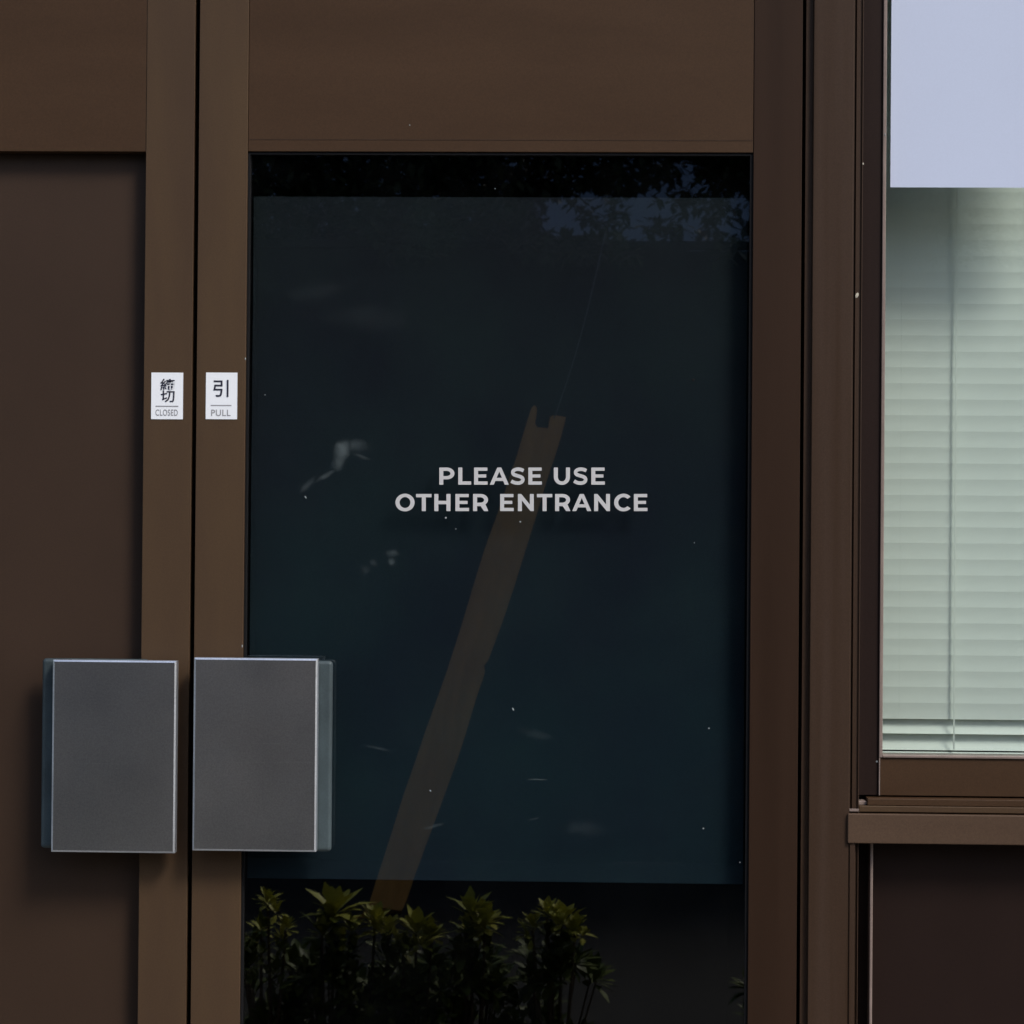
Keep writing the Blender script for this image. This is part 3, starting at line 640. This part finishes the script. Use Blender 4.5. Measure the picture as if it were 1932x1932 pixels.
for k in range(5000):                        # sprigs that droop over the fence top
    x = rnd.uniform(-2.7, 3.3)
    if noise.noise(Vector((x * 2.6, 1.7, 0))) < -0.05: continue
    h_ = 0.16 * (0.5 + noise.noise(Vector((x * 7, 4.2, 0))))
    leaf2(bm, Vector((x, rnd.uniform(-7.13, -7.0), zf - 0.05 + rnd.random() * max(h_, .02) * 1.3)), Vector((rnd.uniform(-1, 1), rnd.uniform(-.5, .8), rnd.uniform(-1, .6))), rnd.uniform(.05, .08), rnd.uniform(.025, .04))
stuff(finish('crown', bm, M_tleaf, tr, True))

# shrubs of a low hedge: whorls of leaves on short stems
D_S = 2.0
def rosette(bm, c, L, n, r, tilt=Vector((0, 0, 1)), mi=0):
    q = tilt.normalized().to_track_quat('Z', 'Y')
    off = r.uniform(0, 6.28)
    for i in range(n):
        ring = i / n; el = R(80 - 78 * ring + r.uniform(-14, 14)); an = off + i * 2.4
        d = q @ Vector((math.cos(an) * math.cos(el), math.sin(an) * math.cos(el), math.sin(el)))
        leaf(bm, c + d * 0.004 - tilt * 0.012 * ring, d, Vector((0, 0, 1)) if abs(d.z) < .95 else Vector((0, 1, 0)), L * r.uniform(.7, 1.1) * (.75 + .4 * math.sin(math.pi * ring)), L * r.uniform(.32, .46), mi, .22, r.uniform(.02, .3))
SH = [
    (505, 1712, [(505, 1700, 26), (493, 1752, 20), (540, 1748, 20)]),
    (631, 1730, [(631, 1722, 48), (662, 1752, 30), (607, 1758, 24)]),
    (707, 1745, [(707, 1738, 36), (733, 1755, 28)]),
    (779, 1755, [(785, 1754, 40), (815, 1764, 30), (760, 1778, 24)]),
    (894, 1735, [(890, 1723, 44), (915, 1735, 36), (880, 1752, 30)]),
    (1045, 1735, [(1032, 1722, 28), (1060, 1736, 40), (1004, 1744, 26), (1085, 1748, 26)]),
]
extra_x = [330, 215, 95, -90, -260, 1500, 1640, 1820, 2000]
LBL = ['leafy hedge shrub mirrored at the lower left corner of the door glass', 'shrub with the tallest star of leaves, mirrored left of the leaning post',
       'small yellow-green shrub mirrored in front of the leaning post foot', 'low yellow-green shrub mirrored just right of the post foot', 'shrub with spread upright leaves mirrored at bottom centre of the glass',
       'broad rounded shrub mirrored rightmost in the bottom of the glass']
def shrub(u0, v0, tips, label, seed, hgt=None):
    r = random.Random(seed)
    b = mirror(u0, v0, D_S)
    t = thing('hedge_shrub', label, 'shrub', (b.x, b.y, 0), 'shrubs of the low hedge opposite the door')
    st = bmesh.new(); fo = bmesh.new()
    foot = Vector((b.x, b.y, 0))
    for (u, v, lp) in tips:
        p = mirror(u, v, D_S + r.uniform(-.03, .03)); L = lp * .000787 * 1.5 * 1.22
        tube(st, foot + Vector((r.uniform(-.02, .02), r.uniform(-.02, .02), 0)), p - Vector((0, 0, .01)), .006, .003, 5)
        rosette(fo, p, L * r.uniform(.85, 1.12), r.choice((15, 18, 22)), r, Vector((r.uniform(-.25, .25), r.uniform(0, .3), 1)))
        for kk in range(5):
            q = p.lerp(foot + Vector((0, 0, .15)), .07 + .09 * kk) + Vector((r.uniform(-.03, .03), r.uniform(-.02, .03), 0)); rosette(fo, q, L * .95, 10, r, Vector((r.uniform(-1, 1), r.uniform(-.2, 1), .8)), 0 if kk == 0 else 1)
    for kk in range(30):
        a = r.uniform(0, 6.28); rad = r.uniform(.03, .11); z = r.uniform(.1, b.z - .10)
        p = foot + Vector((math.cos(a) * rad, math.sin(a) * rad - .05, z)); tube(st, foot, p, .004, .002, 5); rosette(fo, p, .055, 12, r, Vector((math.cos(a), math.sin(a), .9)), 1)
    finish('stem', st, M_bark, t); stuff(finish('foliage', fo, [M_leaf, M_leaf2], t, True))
    return t
for i, (u, v, tips) in enumerate(SH): shrub(u, v, tips, LBL[i], 40 + i)
for i, u in enumerate(extra_x):
    v = (1745 if u > 400 else 1618) + 12 * math.sin(i * 2.1)
    side = 'left' if u < 400 else 'right'
    order = ['nearest', 'second', 'third', 'fourth', 'fifth', 'sixth'][i if i < 5 else i - 5]
    shrub(u, v, [(u - 22, v, 38), (u + 24, v + 8, 34), (u + 2, v - 12, 40)], 'hedge shrub beyond the glass reflection, %s one to the %s' % (order, side), 80 + i)

# added building that covers the sky and dims the patch in the crown gap
db = thing('sky_cover_building', 'added pale blue-grey building covering the sky behind the dark tree, mirrored as a patch between its leaves', 'building', (0, -30, 0))
M_far = surface('sky_cover_blue', (0.27, 0.34, 0.48), 0.9, 0.0, 0.06, (.3, .3, .3), spec=0.1)
box('wall', -14, 14, -38, -30, 0, 11.5, M_far, db, 0.02)
box('roof_parapet', -14.2, 14.2, -38.2, -29.8, 11.5, 12.1, M_far, db, 0.02)
for i in range(8):
    for j in range(3):
        f = box('window', -12.6 + i * 3.4, -11.2 + i * 3.4, -30.0, -29.94, 1.2 + j * 6.9 * .5 + (3.9 if j else 0), 2.7 + j * 6.9 * .5 + (3.9 if j else 0) - .2, M_black, db, 0.01)
